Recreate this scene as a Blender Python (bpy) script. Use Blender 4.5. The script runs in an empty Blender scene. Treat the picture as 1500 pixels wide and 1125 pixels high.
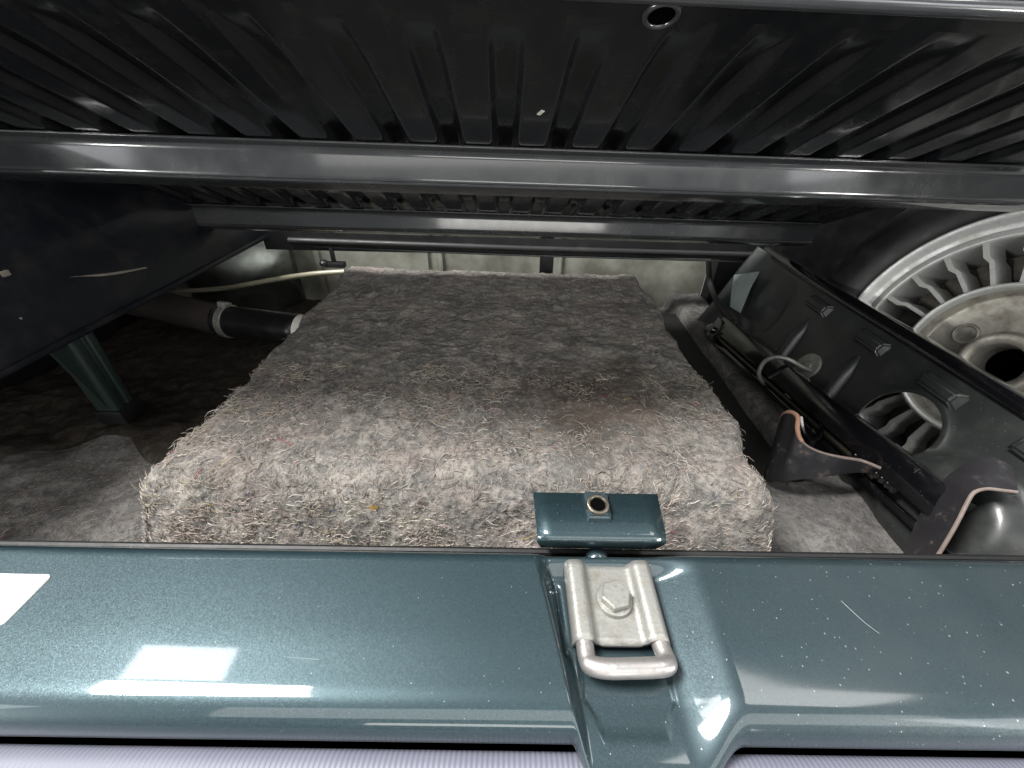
import bpy, bmesh, math, random
import numpy as np
from mathutils import Vector, Matrix, geometry
from math import sin, cos, pi, radians, sqrt, atan2

# ------------------------------------------------------------------ camera, light, exposure
scene = bpy.context.scene
COL = scene.collection

def cam_axes(pitch, roll, yaw):
    p, r, y = map(radians, (pitch, roll, yaw))
    fw = Vector((-sin(y)*cos(p), cos(y)*cos(p), -sin(p)))
    rt = Vector((cos(y), sin(y), 0)); up = rt.cross(fw)
    return cos(r)*rt + sin(r)*up, cos(r)*up - sin(r)*rt, fw
RT, UP, FW = cam_axes(34.5, 1.0, 0.8)
camd = bpy.data.cameras.new('camera'); cam = bpy.data.objects.new('camera', camd); COL.objects.link(cam)
camd.sensor_width = 36; camd.lens = 14.4; camd.clip_start = 0.01; camd.clip_end = 100
cam.matrix_world = Matrix(((RT.x, UP.x, -FW.x, 0), (RT.y, UP.y, -FW.y, 0), (RT.z, UP.z, -FW.z, 0), (0, 0, 0, 1)))
scene.camera = cam

world = bpy.data.worlds.new('World'); scene.world = world; world.use_nodes = True
bg = world.node_tree.nodes['Background']
bg.inputs[0].default_value = (0.90, 0.95, 1.0, 1); bg.inputs[1].default_value = 0.30

def area(name, loc, target, sx, sy, power, color=(1, 1, 1)):
    l = bpy.data.lights.new(name, 'AREA'); l.shape = 'RECTANGLE'; l.size = sx; l.size_y = sy
    l.energy = power; l.color = color
    o = bpy.data.objects.new(name, l); COL.objects.link(o); o.location = loc
    o.rotation_euler = (Vector(target) - Vector(loc)).to_track_quat('-Z', 'Y').to_euler()
    return o
area('ceiling_lamp_main', (-1.22, 0.15, 1.75), (-0.05, 0.2, -0.3), 0.8, 0.75, 118, (1.0, 0.985, 0.96))
area('added_front_fill', (0.20, -0.80, 0.62), (0.05, 0.8, -0.25), 2.0, 0.6, 8.5, (1.0, 0.99, 0.96))  # added unseen area light: fills the interior, reflects in the crossmembers
area('added_front_fill_left', (-1.75, -0.80, 0.62), (-0.4, 0.5, -0.1), 0.6, 0.6, 3.0, (0.96, 0.98, 1.0))  # added light for the bright patch on the crossmember's left
area('added_front_fill_right', (1.58, -0.80, 0.62), (0.4, 0.5, -0.1), 0.6, 0.6, 3.6, (0.96, 0.98, 1.0))  # added light for the bright patch on the crossmember's right
area('added_low_fill_left', (-1.45, -0.55, -0.05), (0.25, 0.6, -0.06), 0.5, 0.16, 14.0, (1.0, 0.99, 0.96))  # added side light that rakes the lid ribs and bulkhead
area('added_low_fill_right', (1.45, -0.55, -0.05), (-0.25, 0.6, -0.06), 0.5, 0.16, 12.0, (1.0, 0.98, 0.94))  # added counterpart raking the ribs from the right
area('added_low_fill_front', (0.15, -1.1, 0.02), (0.05, 0.8, -0.05), 1.0, 0.18, 3.5, (1.0, 0.98, 0.93))  # added low light for the lid underside
area('added_wheel_fill', (1.2, 0.25, 1.8), (0.6, 0.45, -0.3), 1.0, 0.8, 15, (1.0, 0.98, 0.95))  # added overhead light to brighten the wheel
area('ceiling_lamp_left', (-1.30, 0.62, 1.5), (-1.30, 0.62, 0), 0.36, 0.15, 2.2, (0.95, 0.98, 1.0))

scene.view_settings.view_transform = 'Standard'
scene.view_settings.look = 'None'
scene.view_settings.gamma = 1.0
scene.view_settings.exposure = 0.30
scene.view_settings.use_curve_mapping = False
scene.render.engine = 'CYCLES'
scene.cycles.max_bounces = 5; scene.cycles.diffuse_bounces = 3; scene.cycles.glossy_bounces = 3; scene.cycles.transmission_bounces = 2
scene.cycles.caustics_reflective = False; scene.cycles.caustics_refractive = False
scene.render.resolution_x = 1024; scene.render.resolution_y = 768

# ------------------------------------------------------------------ geometry helpers
def ray(px, py):                       # direction through a point of the photograph (1500 x 1125)
    return (px-750)/600*RT - (py-562.5)/600*UP + FW
def at_plane(px, py, p, n):
    d = ray(px, py); return d*(Vector(p).dot(n)/d.dot(n))
def at_z(px, py, z):
    d = ray(px, py); return d*(z/d.z)
def at_y(px, py, y):
    d = ray(px, py); return d*(y/d.y)
def at_x(px, py, x):
    d = ray(px, py); return d*(x/d.x)

def mesh(name, verts, faces, smooth=True, sharp=35):
    me = bpy.data.meshes.new(name); me.from_pydata([tuple(v) for v in verts], [], [tuple(f) for f in faces])
    bm = bmesh.new(); bm.from_mesh(me); bmesh.ops.recalc_face_normals(bm, faces=bm.faces); bm.to_mesh(me); bm.free()
    if smooth:
        for p in me.polygons: p.use_smooth = True
        me.set_sharp_from_angle(angle=radians(sharp))
    return me
def link(name, me, mat=None, parent=None):
    o = bpy.data.objects.new(name, me); COL.objects.link(o)
    if mat is not None and me is not None and not me.materials: me.materials.append(mat)
    if parent is not None: o.parent = parent
    return o
def part(name, vf, mat, parent=None, sharp=35):
    return link(name, mesh(name, vf[0], vf[1], True, sharp), mat, parent)
def thing(name, label, cat, loc=(0, 0, 0), group=None):
    o = bpy.data.objects.new(name, None); COL.objects.link(o); o.location = loc
    o.empty_display_size = 0.02
    tag(o, label, cat, group); return o
def tag(o, label, cat, group=None):
    o['label'] = label; o['category'] = cat
    if group: o['group'] = group
def join(*vfs):
    V, Fc = [], []
    for v, f in vfs:
        k = len(V); V += [Vector(p) for p in v]; Fc += [tuple(i+k for i in q) for q in f]
    return V, Fc
def box(x0, x1, y0, y1, z0, z1, b=0.0):
    if b <= 0:
        v = [(x, y, z) for x in (x0, x1) for y in (y0, y1) for z in (z0, z1)]
        return [Vector(p) for p in v], [(0, 1, 3, 2), (4, 6, 7, 5), (0, 4, 5, 1), (2, 3, 7, 6), (0, 2, 6, 4), (1, 5, 7, 3)]
    bm = bmesh.new()
    vs = [bm.verts.new((x, y, z)) for x in (x0, x1) for y in (y0, y1) for z in (z0, z1)]
    for f in [(0, 1, 3, 2), (4, 6, 7, 5), (0, 4, 5, 1), (2, 3, 7, 6), (0, 2, 6, 4), (1, 5, 7, 3)]: bm.faces.new([vs[i] for i in f])
    bmesh.ops.bevel(bm, geom=bm.edges[:], offset=b, segments=2, affect='EDGES', profile=0.6)
    r = [v.co.copy() for v in bm.verts], [tuple(v.index for v in f.verts) for f in bm.faces]
    bm.verts.index_update(); r = [v.co.copy() for v in bm.verts], [tuple(v.index for v in f.verts) for f in bm.faces]
    bm.free(); return r
def xf(vf, m): return [m @ Vector(v) for v in vf[0]], vf[1]
def frame(origin, x, y, z):
    m = Matrix.Identity(4)
    for i, a in enumerate((x, y, z)):
        for k in range(3): m[k][i] = a[k]
    for k in range(3): m[k][3] = origin[k]
    return m
def zframe(origin, z, ref=(0, 0, 1)):
    z = Vector(z).normalized(); ref = Vector(ref)
    if abs(z.dot(ref)) > 0.97: ref = Vector((1, 0, 0))
    x = ref.cross(z).normalized(); y = z.cross(x); return frame(origin, x, y, z)
def smooth_path(pts, n=8):
    pts = [Vector(p) for p in pts]; out = []
    for i in range(len(pts)-1):
        p0 = pts[max(i-1, 0)]; p1 = pts[i]; p2 = pts[i+1]; p3 = pts[min(i+2, len(pts)-1)]
        for k in range(n):
            t = k/n
            out.append(0.5*((2*p1)+(p2-p0)*t+(2*p0-5*p1+4*p2-p3)*t*t+(3*p1-p0-3*p2+p3)*t**3))
    out.append(pts[-1]); return out
def tube(path, r, seg=16, caps=True, square=0.0):
    path = [Vector(p) for p in path]; n = len(path)
    rr = r if hasattr(r, '__len__') else [r]*n
    V, Fc = [], []; prev = None
    for i, p in enumerate(path):
        t = (path[min(i+1, n-1)]-path[max(i-1, 0)]).normalized()
        if prev is None:
            a = Vector((0, 0, 1)) if abs(t.z) < 0.9 else Vector((1, 0, 0))
            u = (a - t*a.dot(t)).normalized()
        else: u = (prev - t*prev.dot(t)).normalized()
        prev = u; w = t.cross(u)
        for k in range(seg):
            a = 2*pi*k/seg; V.append(p + rr[i]*(cos(a)*u + sin(a)*w))
    for i in range(n-1):
        for k in range(seg):
            k2 = (k+1) % seg; Fc.append((i*seg+k, i*seg+k2, (i+1)*seg+k2, (i+1)*seg+k))
    if caps:
        Fc.append(tuple(range(seg))); Fc.append(tuple((n-1)*seg+k for k in range(seg)))
    return V, Fc
def lathe(prof, seg=48, closed=False):           # prof: (r, z) about local z
    V, Fc = [], []; n = len(prof)
    for r, z in prof:
        for k in range(seg):
            a = 2*pi*k/seg; V.append(Vector((r*cos(a), r*sin(a), z)))
    rng = range(n) if closed else range(n-1)
    for i in rng:
        j = (i+1) % n
        for k in range(seg):
            k2 = (k+1) % seg; Fc.append((i*seg+k, i*seg+k2, j*seg+k2, j*seg+k))
    if not closed:
        if prof[0][0] > 1e-6: pass
    return V, Fc
def rounded(pts, r, n=5, closed=False):          # 2-D polyline with rounded corners
    out = []; m = len(pts)
    for i in range(m):
        p = Vector(pts[i])
        if not closed and i in (0, m-1): out.append(p); continue
        a = Vector(pts[i-1])-p; b = Vector(pts[(i+1) % m])-p
        k = min(r, a.length*0.49, b.length*0.49)
        A = p + a.normalized()*k; B = p + b.normalized()*k
        for t in range(n+1):
            s = t/n; out.append((1-s)**2*A + 2*s*(1-s)*p + s*s*B)
    return out
def extrude_x(prof, x0, x1, closed=False, caps=False, nx=1):   # prof in (y, z)
    V, Fc = [], []; n = len(prof)
    for i in range(nx+1):
        x = x0+(x1-x0)*i/nx
        V += [Vector((x, p[0], p[1])) for p in prof]
    for i in range(nx):
        for k in range(n if closed else n-1):
            k2 = (k+1) % n; Fc.append((i*n+k, i*n+k2, (i+1)*n+k2, (i+1)*n+k))
    if caps:
        Fc.append(tuple(range(n))); Fc.append(tuple(nx*n+k for k in range(n)))
    return V, Fc
def ribbon(T, B, thick):                          # ruled plate between two space curves, with thickness
    T = [Vector(p) for p in T]; B = [Vector(p) for p in B]; n = len(T); m = 6
    G = [[T[i].lerp(B[i], j/m) for j in range(m+1)] for i in range(n)]
    N = []
    for i in range(n):
        row = []
        for j in range(m+1):
            du = G[min(i+1, n-1)][j]-G[max(i-1, 0)][j]; dv = G[i][min(j+1, m)]-G[i][max(j-1, 0)]
            c = du.cross(dv); row.append(c.normalized() if c.length > 1e-12 else Vector((0, 0, 1)))
        N.append(row)
    V = []
    for s in (-0.5, 0.5):
        for i in range(n):
            for j in range(m+1): V.append(G[i][j]+N[i][j]*thick*s)
    Fc = []; K = n*(m+1); I = lambda s, i, j: s*K+i*(m+1)+j
    for s in (0, 1):
        for i in range(n-1):
            for j in range(m): Fc.append((I(s, i, j), I(s, i+1, j), I(s, i+1, j+1), I(s, i, j+1)))
    for i in range(n-1):
        Fc.append((I(0, i, 0), I(0, i+1, 0), I(1, i+1, 0), I(1, i, 0)))
        Fc.append((I(0, i, m), I(0, i+1, m), I(1, i+1, m), I(1, i, m)))
    for j in range(m):
        Fc.append((I(0, 0, j), I(0, 0, j+1), I(1, 0, j+1), I(1, 0, j)))
        Fc.append((I(0, n-1, j), I(0, n-1, j+1), I(1, n-1, j+1), I(1, n-1, j)))
    return V, Fc
def grid_faces(nu, nv):
    i, j = np.meshgrid(np.arange(nu-1), np.arange(nv-1), indexing='ij')
    a = (i*nv+j).ravel(); return np.stack([a, a+nv, a+nv+1, a+1], 1)
def grid_mesh(name, P, nu, nv):
    me = bpy.data.meshes.new(name); q = grid_faces(nu, nv)
    me.vertices.add(len(P)); me.vertices.foreach_set('co', P.astype(np.float32).ravel())
    me.loops.add(q.size); me.loops.foreach_set('vertex_index', q.ravel().astype(np.int32))
    me.polygons.add(len(q)); me.polygons.foreach_set('loop_start', np.arange(0, q.size, 4, dtype=np.int32))
    me.polygons.foreach_set('use_smooth', np.ones(len(q), bool)); me.update(calc_edges=True); me.validate()
    return me

# value noise, vectorised
def _hash(i, j, k, seed):
    h = (i*374761393 + j*668265263 + k*2147483647 + seed*1274126177) & 0xffffffff
    h = ((h ^ (h >> 13))*1274126177) & 0xffffffff
    h = ((h ^ (h >> 16))*2246822519) & 0xffffffff
    return ((h ^ (h >> 15)) & 0xffffff)/0xffffff
def vnoise(x, y, z, seed=0):
    x, y, z = np.broadcast_arrays(np.asarray(x, float), np.asarray(y, float), np.asarray(z, float))
    i, j, k = (np.floor(a).astype(np.int64) for a in (x, y, z))
    f = [a-b for a, b in ((x, i), (y, j), (z, k))]; f = [t*t*(3-2*t) for t in f]; r = 0
    for a in (0, 1):
        for b in (0, 1):
            for c in (0, 1):
                w = (f[0] if a else 1-f[0])*(f[1] if b else 1-f[1])*(f[2] if c else 1-f[2])
                r = r + w*_hash(i+a, j+b, k+c, seed)
    return r*2-1
def fbm(x, y, z, scale, octs=4, seed=0, gain=0.5):
    r = 0; a = 1.0
    for o in range(octs):
        s = scale*2**o; r = r + a*vnoise(x*s+17.3*o, y*s+5.1*o, z*s+9.7*o, seed+o); a *= gain
    return r

# ------------------------------------------------------------------ materials
class NT:
    def __init__(s, name):
        s.m = bpy.data.materials.new(name); s.m.use_nodes = True; s.t = s.m.node_tree
        s.b = s.t.nodes['Principled BSDF']; s.tc = s.t.nodes.new('ShaderNodeTexCoord')
        s.geo = None
    def n(s, typ, **kw):
        nd = s.t.nodes.new(typ)
        for k, v in kw.items():
            if k in nd.inputs.keys(): s.set(nd.inputs[k], v)
            else: setattr(nd, k, v)
        return nd
    def set(s, inp, v):
        if isinstance(v, bpy.types.NodeSocket): s.t.links.new(v, inp)
        elif isinstance(v, (tuple, list)) and inp.type == 'RGBA' and len(v) == 3: inp.default_value = (*v, 1)
        else: inp.default_value = v
    def P(s, **kw):
        for k, v in kw.items(): s.set(s.b.inputs[k.replace('_', ' ')], v)
        return s
    def pos(s):
        if s.geo is None: s.geo = s.n('ShaderNodeNewGeometry')
        return s.geo.outputs['Position']
    def co(s): return s.tc.outputs['Object']
    def noise(s, scale, detail=3, rough=0.5, vec=None, dist=0.0):
        nd = s.n('ShaderNodeTexNoise', Scale=scale, Detail=detail, Roughness=rough, Distortion=dist)
        s.t.links.new(vec or s.co(), nd.inputs['Vector']); return nd.outputs['Fac']
    def vor(s, scale, vec=None, out='Distance', feature='F1', rand=1.0):
        nd = s.n('ShaderNodeTexVoronoi', feature=feature); nd.inputs['Scale'].default_value = scale
        nd.inputs['Randomness'].default_value = rand
        s.t.links.new(vec or s.co(), nd.inputs['Vector']); return nd.outputs[out]
    def ramp(s, fac, stops, interp='LINEAR'):
        nd = s.n('ShaderNodeValToRGB'); cr = nd.color_ramp; cr.interpolation = interp
        while len(cr.elements) < len(stops): cr.elements.new(0.5)
        for e, (p, c) in zip(cr.elements, stops):
            e.position = p; e.color = (*c, 1) if len(c) == 3 else c
        s.t.links.new(fac, nd.inputs[0]); return nd.outputs[0]
    def rng(s, fac, a, b, c=0.0, d=1.0):
        nd = s.n('ShaderNodeMapRange'); nd.inputs[1].default_value = a; nd.inputs[2].default_value = b
        nd.inputs[3].default_value = c; nd.inputs[4].default_value = d
        s.t.links.new(fac, nd.inputs[0]); return nd.outputs[0]
    def mix(s, f, a, b, mode='MIX'):
        nd = s.n('ShaderNodeMix', data_type='RGBA', blend_type=mode)
        for i, v in ((0, f), (6, a), (7, b)): s.set(nd.inputs[i], v)
        return nd.outputs[2]
    def math(s, op, a, b=0.5):
        nd = s.n('ShaderNodeMath', operation=op); s.set(nd.inputs[0], a); s.set(nd.inputs[1], b); return nd.outputs[0]
    def bump(s, h, strength=0.3, dist=0.001, normal=None):
        nd = s.n('ShaderNodeBump'); nd.inputs['Strength'].default_value = strength; nd.inputs['Distance'].default_value = dist
        s.t.links.new(h, nd.inputs['Height'])
        if normal: s.t.links.new(normal, nd.inputs['Normal'])
        return nd.outputs[0]
    def mapping(s, scale=(1, 1, 1), rot=(0, 0, 0), vec=None):
        nd = s.n('ShaderNodeMapping'); nd.inputs['Scale'].default_value = scale; nd.inputs['Rotation'].default_value = rot
        s.t.links.new(vec or s.co(), nd.inputs['Vector']); return nd.outputs[0]

def paint(name, col, rough=0.3, coat=0.0, dirt=(0.10, 0.09, 0.08), dirtamt=0.35, bumpy=0.12, scratch=0.4):
    t = NT(name)
    n1 = t.noise(24, 4, 0.65)
    c = t.mix(t.rng(n1, 0.5, 0.78, 0, dirtamt), col, dirt)
    if scratch > 0.25:
        c = t.mix(t.rng(t.vor(170), 0.05, 0.10, 0.4*scratch, 0), c, (0.30, 0.30, 0.28))
        sm = t.rng(t.noise(60, 3, 0.7, t.mapping((1, 7, 1), (0.3, 0.5, 0.9))), 0.69, 0.73, 0, scratch*0.6)
        c = t.mix(sm, c, (0.25, 0.26, 0.26))
    t.P(Base_Color=c, Roughness=t.rng(n1, 0.3, 0.75, rough-0.07, rough+0.16), Coat_Weight=coat, Coat_Roughness=0.08)
    if bumpy > 0.08: t.P(Normal=t.bump(t.noise(160, 1, 0.5), bumpy, 0.0006))
    return t.m

def felt_material(name, base, dark, light, stain=True):
    t = NT(name); p = t.pos()
    n1 = t.noise(13, 4, 0.62, p); n2 = t.noise(170, 3, 0.7, p); n3 = t.noise(1100, 1, 0.5, p)
    c = t.mix(t.rng(n1, 0.38, 0.64), dark, base)
    n4 = t.noise(38, 4, 0.72, p, 0.8)
    c = t.mix(t.rng(n4, 0.46, 0.62, 0, 0.85), c, light)
    c = t.mix(t.rng(n2, 0.54, 0.66, 0, 0.35), c, tuple(x*1.35 for x in light))
    c = t.mix(t.rng(n2, 0.45, 0.36, 0, 0.5), c, tuple(x*0.5 for x in dark))
    c = t.mix(t.rng(n3, 0.42, 0.70, 0.0, 0.35), c, tuple(x*1.4 for x in light))
    if stain:                              # brown oily stain with its own outline
        sv = t.n('ShaderNodeVectorMath', operation='DISTANCE'); t.t.links.new(p, sv.inputs[0]); sv.inputs[1].default_value = (0.095, 0.41, -0.30)
        st = t.rng(t.math('ADD', sv.outputs['Value'], t.math('MULTIPLY', n1, 0.22)), 0.15, 0.25, 0.70, 0)
        c = t.mix(st, c, (0.070, 0.051, 0.037))
        pv = t.rng(t.noise(9, 2, 0.5, t.mapping((1, 1.6, 1), vec=p)), 0.52, 0.66, 0, 0.28)
        c = t.mix(pv, c, (0.27, 0.205, 0.18))
    h = t.math('ADD', t.math('MULTIPLY', t.noise(170, 2, 0.7, p), 0.7), t.math('MULTIPLY', n3, 0.3))
    t.P(Base_Color=c, Roughness=0.95, Normal=t.bump(h, 1.0, 0.0026)); t.b.inputs['Specular IOR Level'].default_value = 0.15
    return t.m

def metal(name, col, rough=0.35, dirt=(0.12, 0.10, 0.07), dirtamt=0.4, scale=60, met=1.0):
    t = NT(name)
    n = t.noise(scale, 3, 0.65); n2 = t.noise(scale*5, 1, 0.6)
    c = t.mix(t.rng(n, 0.45, 0.75, 0, dirtamt), col, dirt)
    c = t.mix(t.rng(n2, 0.55, 0.75, 0, 0.35), c, tuple(x*0.55 for x in col))
    t.P(Base_Color=c, Metallic=met, Roughness=t.rng(n, 0.3, 0.8, rough-0.08, rough+0.25), Normal=t.bump(n2, 0.25, 0.0004))
    return t.m

def teal_paint():
    t = NT('teal_metallic_paint'); p = t.co()
    fl = t.vor(2600, p, 'Color'); sep = t.n('ShaderNodeSeparateColor'); t.t.links.new(fl, sep.inputs[0])
    c = t.mix(t.rng(sep.outputs[0], 0.2, 1.0), (0.015, 0.033, 0.040), (0.027, 0.055, 0.065))
    f2 = t.noise(900, 1, 0.5); c = t.mix(t.rng(f2, 0.55, 0.75, 0, 0.14), c, (0.05, 0.10, 0.105))
    sx = t.n('ShaderNodeSeparateXYZ'); t.t.links.new(p, sx.inputs[0])      # settled dust, denser to the right
    g = t.rng(sx.outputs[0], -0.02, 0.24, 0.05, 0.50)
    film = t.math('MULTIPLY', g, t.rng(t.noise(28, 3, 0.65), 0.25, 0.8, 0.35, 1.0))
    c = t.mix(film, c, (0.060, 0.068, 0.073))
    vo = t.n('ShaderNodeTexVoronoi'); vo.inputs['Scale'].default_value = 560
    t.t.links.new(t.mapping((1, 0.75, 1), (0, 0, 0.6)), vo.inputs['Vector'])
    dc = t.n('ShaderNodeSeparateColor'); t.t.links.new(vo.outputs['Color'], dc.inputs[0])
    thr = t.math('MULTIPLY', t.rng(dc.outputs[0], 0.66, 1.0, 0.0, 0.17), t.rng(sx.outputs[0], -0.22, 0.22, 0.25, 1.2))
    spot = t.math('LESS_THAN', vo.outputs['Distance'], thr)
    c = t.mix(t.math('MULTIPLY', spot, 0.5), c, (0.50, 0.55, 0.57))
    ge = t.n('ShaderNodeNewGeometry'); sb = t.n('ShaderNodeVectorMath', operation='SUBTRACT'); sc = t.n('ShaderNodeVectorMath', operation='SCALE')
    nn = t.n('ShaderNodeVectorMath', operation='ADD'); nz = t.n('ShaderNodeVectorMath', operation='NORMALIZE')
    t.t.links.new(fl, sb.inputs[0]); sb.inputs[1].default_value = (0.5, 0.5, 0.5)
    t.t.links.new(sb.outputs[0], sc.inputs[0]); sc.inputs['Scale'].default_value = 0.085
    t.t.links.new(ge.outputs['Normal'], nn.inputs[0]); t.t.links.new(sc.outputs[0], nn.inputs[1]); t.t.links.new(nn.outputs[0], nz.inputs[0])
    t.P(Base_Color=c, Metallic=0.55, Roughness=t.math('ADD', t.math('MULTIPLY', film, 0.3), 0.42), Normal=nz.outputs[0], Coat_Weight=1.0,
        Coat_Roughness=t.math('ADD', t.math('MULTIPLY', film, 0.22), 0.045))
    return t.m

M = {}
M['teal'] = teal_paint()
M['lid'] = paint('lid_black_paint', (0.0085, 0.0092, 0.0105), 0.20, 0.3, (0.026, 0.025, 0.023), 0.42, 0.05, 0.05)
M['member'] = paint('lid_member_paint', (0.032, 0.034, 0.036), 0.20, 1.0, (0.05, 0.05, 0.048), 0.4, 0.05, 0.1)
M['wall'] = paint('side_wall_black', (0.0045, 0.0055, 0.008), 0.42, 0.0, (0.02, 0.018, 0.016), 0.45, 0.15, 0.15)
M['bulk'] = paint('bulkhead_green_black', (0.020, 0.023, 0.022), 0.36, 0.15, (0.07, 0.065, 0.055), 0.3, 0.10, 0.6)
M['edge'] = paint('bulkhead_edge_reflection', (0.20, 0.245, 0.235), 0.4, 0.0, (0.1, 0.1, 0.09), 0.5, 0.1, 0.3)  # pale tone puts the edge's reflection into the colour
M['jack'] = paint('jack_black_gloss', (0.004, 0.004, 0.005), 0.12, 1.0, (0.03, 0.028, 0.025), 0.15, 0.05, 0.4)
M['thread'] = metal('jack_thread_steel', (0.16, 0.145, 0.12), 0.4, (0.05, 0.035, 0.02), 0.7, 300)
M['post'] = paint('post_green', (0.016, 0.028, 0.024), 0.35, 0.0, (0.02, 0.02, 0.018), 0.5, 0.1, 0.2)
M['zinc'] = metal('zinc_plated_steel', (0.32, 0.32, 0.30), 0.42, (0.15, 0.13, 0.10), 0.7, 140, 0.6)
M['steel'] = metal('worn_steel', (0.40, 0.385, 0.375), 0.36, (0.22, 0.17, 0.155), 0.5, 110, 0.75)
M['galv'] = metal('galvanised_panel', (0.36, 0.39, 0.36), 0.36, (0.2, 0.21, 0.18), 0.3, 18)
M['alloy'] = metal('cast_alloy', (0.60, 0.61, 0.60), 0.42, (0.36, 0.33, 0.27), 0.5, 40, 0.5)
M['alloy_in'] = metal('cast_alloy_dirty', (0.44, 0.42, 0.37), 0.5, (0.12, 0.10, 0.08), 0.8, 45, 0.6)
M['grime'] = metal('brake_grime', (0.10, 0.09, 0.075), 0.6, (0.02, 0.018, 0.016), 0.9, 70, 0.4)
M['rubber'] = paint('rubber', (0.007, 0.007, 0.0075), 0.5, 0.0, (0.03, 0.028, 0.025), 0.5, 0.3, 0.1)
M['pipe'] = paint('pipe_plastic', (0.050, 0.041, 0.040), 0.34, 0.0, (0.06, 0.05, 0.045), 0.3, 0.05, 0.05)
M['sleeve'] = paint('hose_rubber', (0.010, 0.010, 0.011), 0.30, 0.0, (0.04, 0.04, 0.04), 0.2, 0.05, 0.05)
t = NT('pale_brown'); t.P(Base_Color=t.mix(t.noise(90, 3), (0.10, 0.085, 0.07), (0.22, 0.20, 0.17)), Roughness=0.5); M['wire'] = t.m  # paler brown for the raised bead and clip on the side wall
M['black'] = paint('black_trim', (0.007, 0.007, 0.008), 0.4, 0.0, (0.02, 0.02, 0.02), 0.3, 0.1, 0.1)
t = NT('yellowed_tube'); t.P(Base_Color=t.mix(t.noise(30, 3), (0.34, 0.33, 0.24), (0.24, 0.22, 0.15)), Roughness=0.3, Transmission_Weight=0.0); M['tube'] = t.m
t = NT('cream_wall'); n = t.noise(8, 5, 0.6)
t.P(Base_Color=t.mix(t.rng(n, 0.40, 0.62), (0.27, 0.275, 0.235), (0.13, 0.128, 0.105)), Roughness=0.5, Normal=t.bump(t.noise(50), 0.1, 0.001)); M['cream'] = t.m
t = NT('bumper_plastic'); wv = t.n('ShaderNodeTexWave', Scale=150.0, Distortion=0.6); t.t.links.new(t.co(), wv.inputs['Vector'])
t.P(Base_Color=t.mix(t.noise(30), (0.11, 0.114, 0.15), (0.15, 0.154, 0.195)), Roughness=0.55, Normal=t.bump(wv.outputs['Fac'], 0.35, 0.0006)); M['bumper'] = t.m  # bluish tint puts skylight into the plastic's colour
t = NT('rusty_black_steel'); n = t.noise(70, 5, 0.7)
t.P(Base_Color=t.mix(t.rng(n, 0.62, 0.70, 0, 0.8), (0.020, 0.019, 0.021), (0.12, 0.085, 0.07)), Roughness=t.rng(n, 0.5, 0.66, 0.30, 0.7), Normal=t.bump(n, 0.3, 0.001)); M['rustblack'] = t.m
t = NT('rust_edge'); n = t.noise(120, 4, 0.7)
t.P(Base_Color=t.mix(n, (0.42, 0.17, 0.07), (0.30, 0.24, 0.20)), Roughness=0.75); M['rust'] = t.m
t = NT('rust_blotch'); n = t.noise(110, 5, 0.75)
t.P(Base_Color=t.mix(t.rng(n, 0.42, 0.58), (0.030, 0.026, 0.026), (0.34, 0.17, 0.10)), Roughness=0.75); M['rustblotch'] = t.m
t = NT('pale_worn_edge'); n = t.noise(120, 4, 0.7)
t.P(Base_Color=t.mix(n, (0.26, 0.20, 0.17), (0.10, 0.085, 0.08)), Roughness=0.6); M['worn'] = t.m
t = NT('leaf_flake'); t.P(Base_Color=(0.50, 0.30, 0.09), Roughness=0.7); M['leaf'] = t.m
t = NT('white_plastic'); t.P(Base_Color=(0.75, 0.73, 0.66), Roughness=0.4); M['white'] = t.m
t = NT('patch_white'); t.P(Base_Color=t.mix(t.rng(t.noise(90, 3), 0.55, 0.8, 0, 0.4), (0.80, 0.81, 0.81), (0.55, 0.56, 0.56)), Roughness=0.35); M['white_patch'] = t.m
t = NT('hole_dark'); t.P(Base_Color=(0.002, 0.002, 0.002), Roughness=0.9, Specular_IOR_Level=0.0); M['hole'] = t.m
t = NT('bare_scratch'); t.P(Base_Color=(0.20, 0.25, 0.26), Roughness=0.5); M['scratch'] = t.m
M['felt'] = felt_material('recycled_felt', (0.150, 0.146, 0.139), (0.082, 0.080, 0.077), (0.295, 0.268, 0.240))
M['floorfelt'] = felt_material('floor_felt', (0.135, 0.130, 0.125), (0.075, 0.072, 0.070), (0.20, 0.19, 0.18), False)
M['shadefelt'] = felt_material('painted_shade_felt', (0.030, 0.025, 0.020), (0.016, 0.013, 0.011), (0.050, 0.042, 0.034), False)  # dark colour standing in for shade on the left floor
M['gapshade'] = paint('gap_shade_black', (0.006, 0.0055, 0.005), 0.85, 0, (0.014, 0.012, 0.010), 0.7, 0.3, 0.1)  # black colour for the shade painted beside the felt box
t = NT('felt_fibre'); a = t.n('ShaderNodeVertexColor', layer_name='Col')
t.P(Base_Color=a.outputs['Color'], Roughness=0.9); t.b.inputs['Specular IOR Level'].default_value = 0.2; M['fibre'] = t.m

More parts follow.
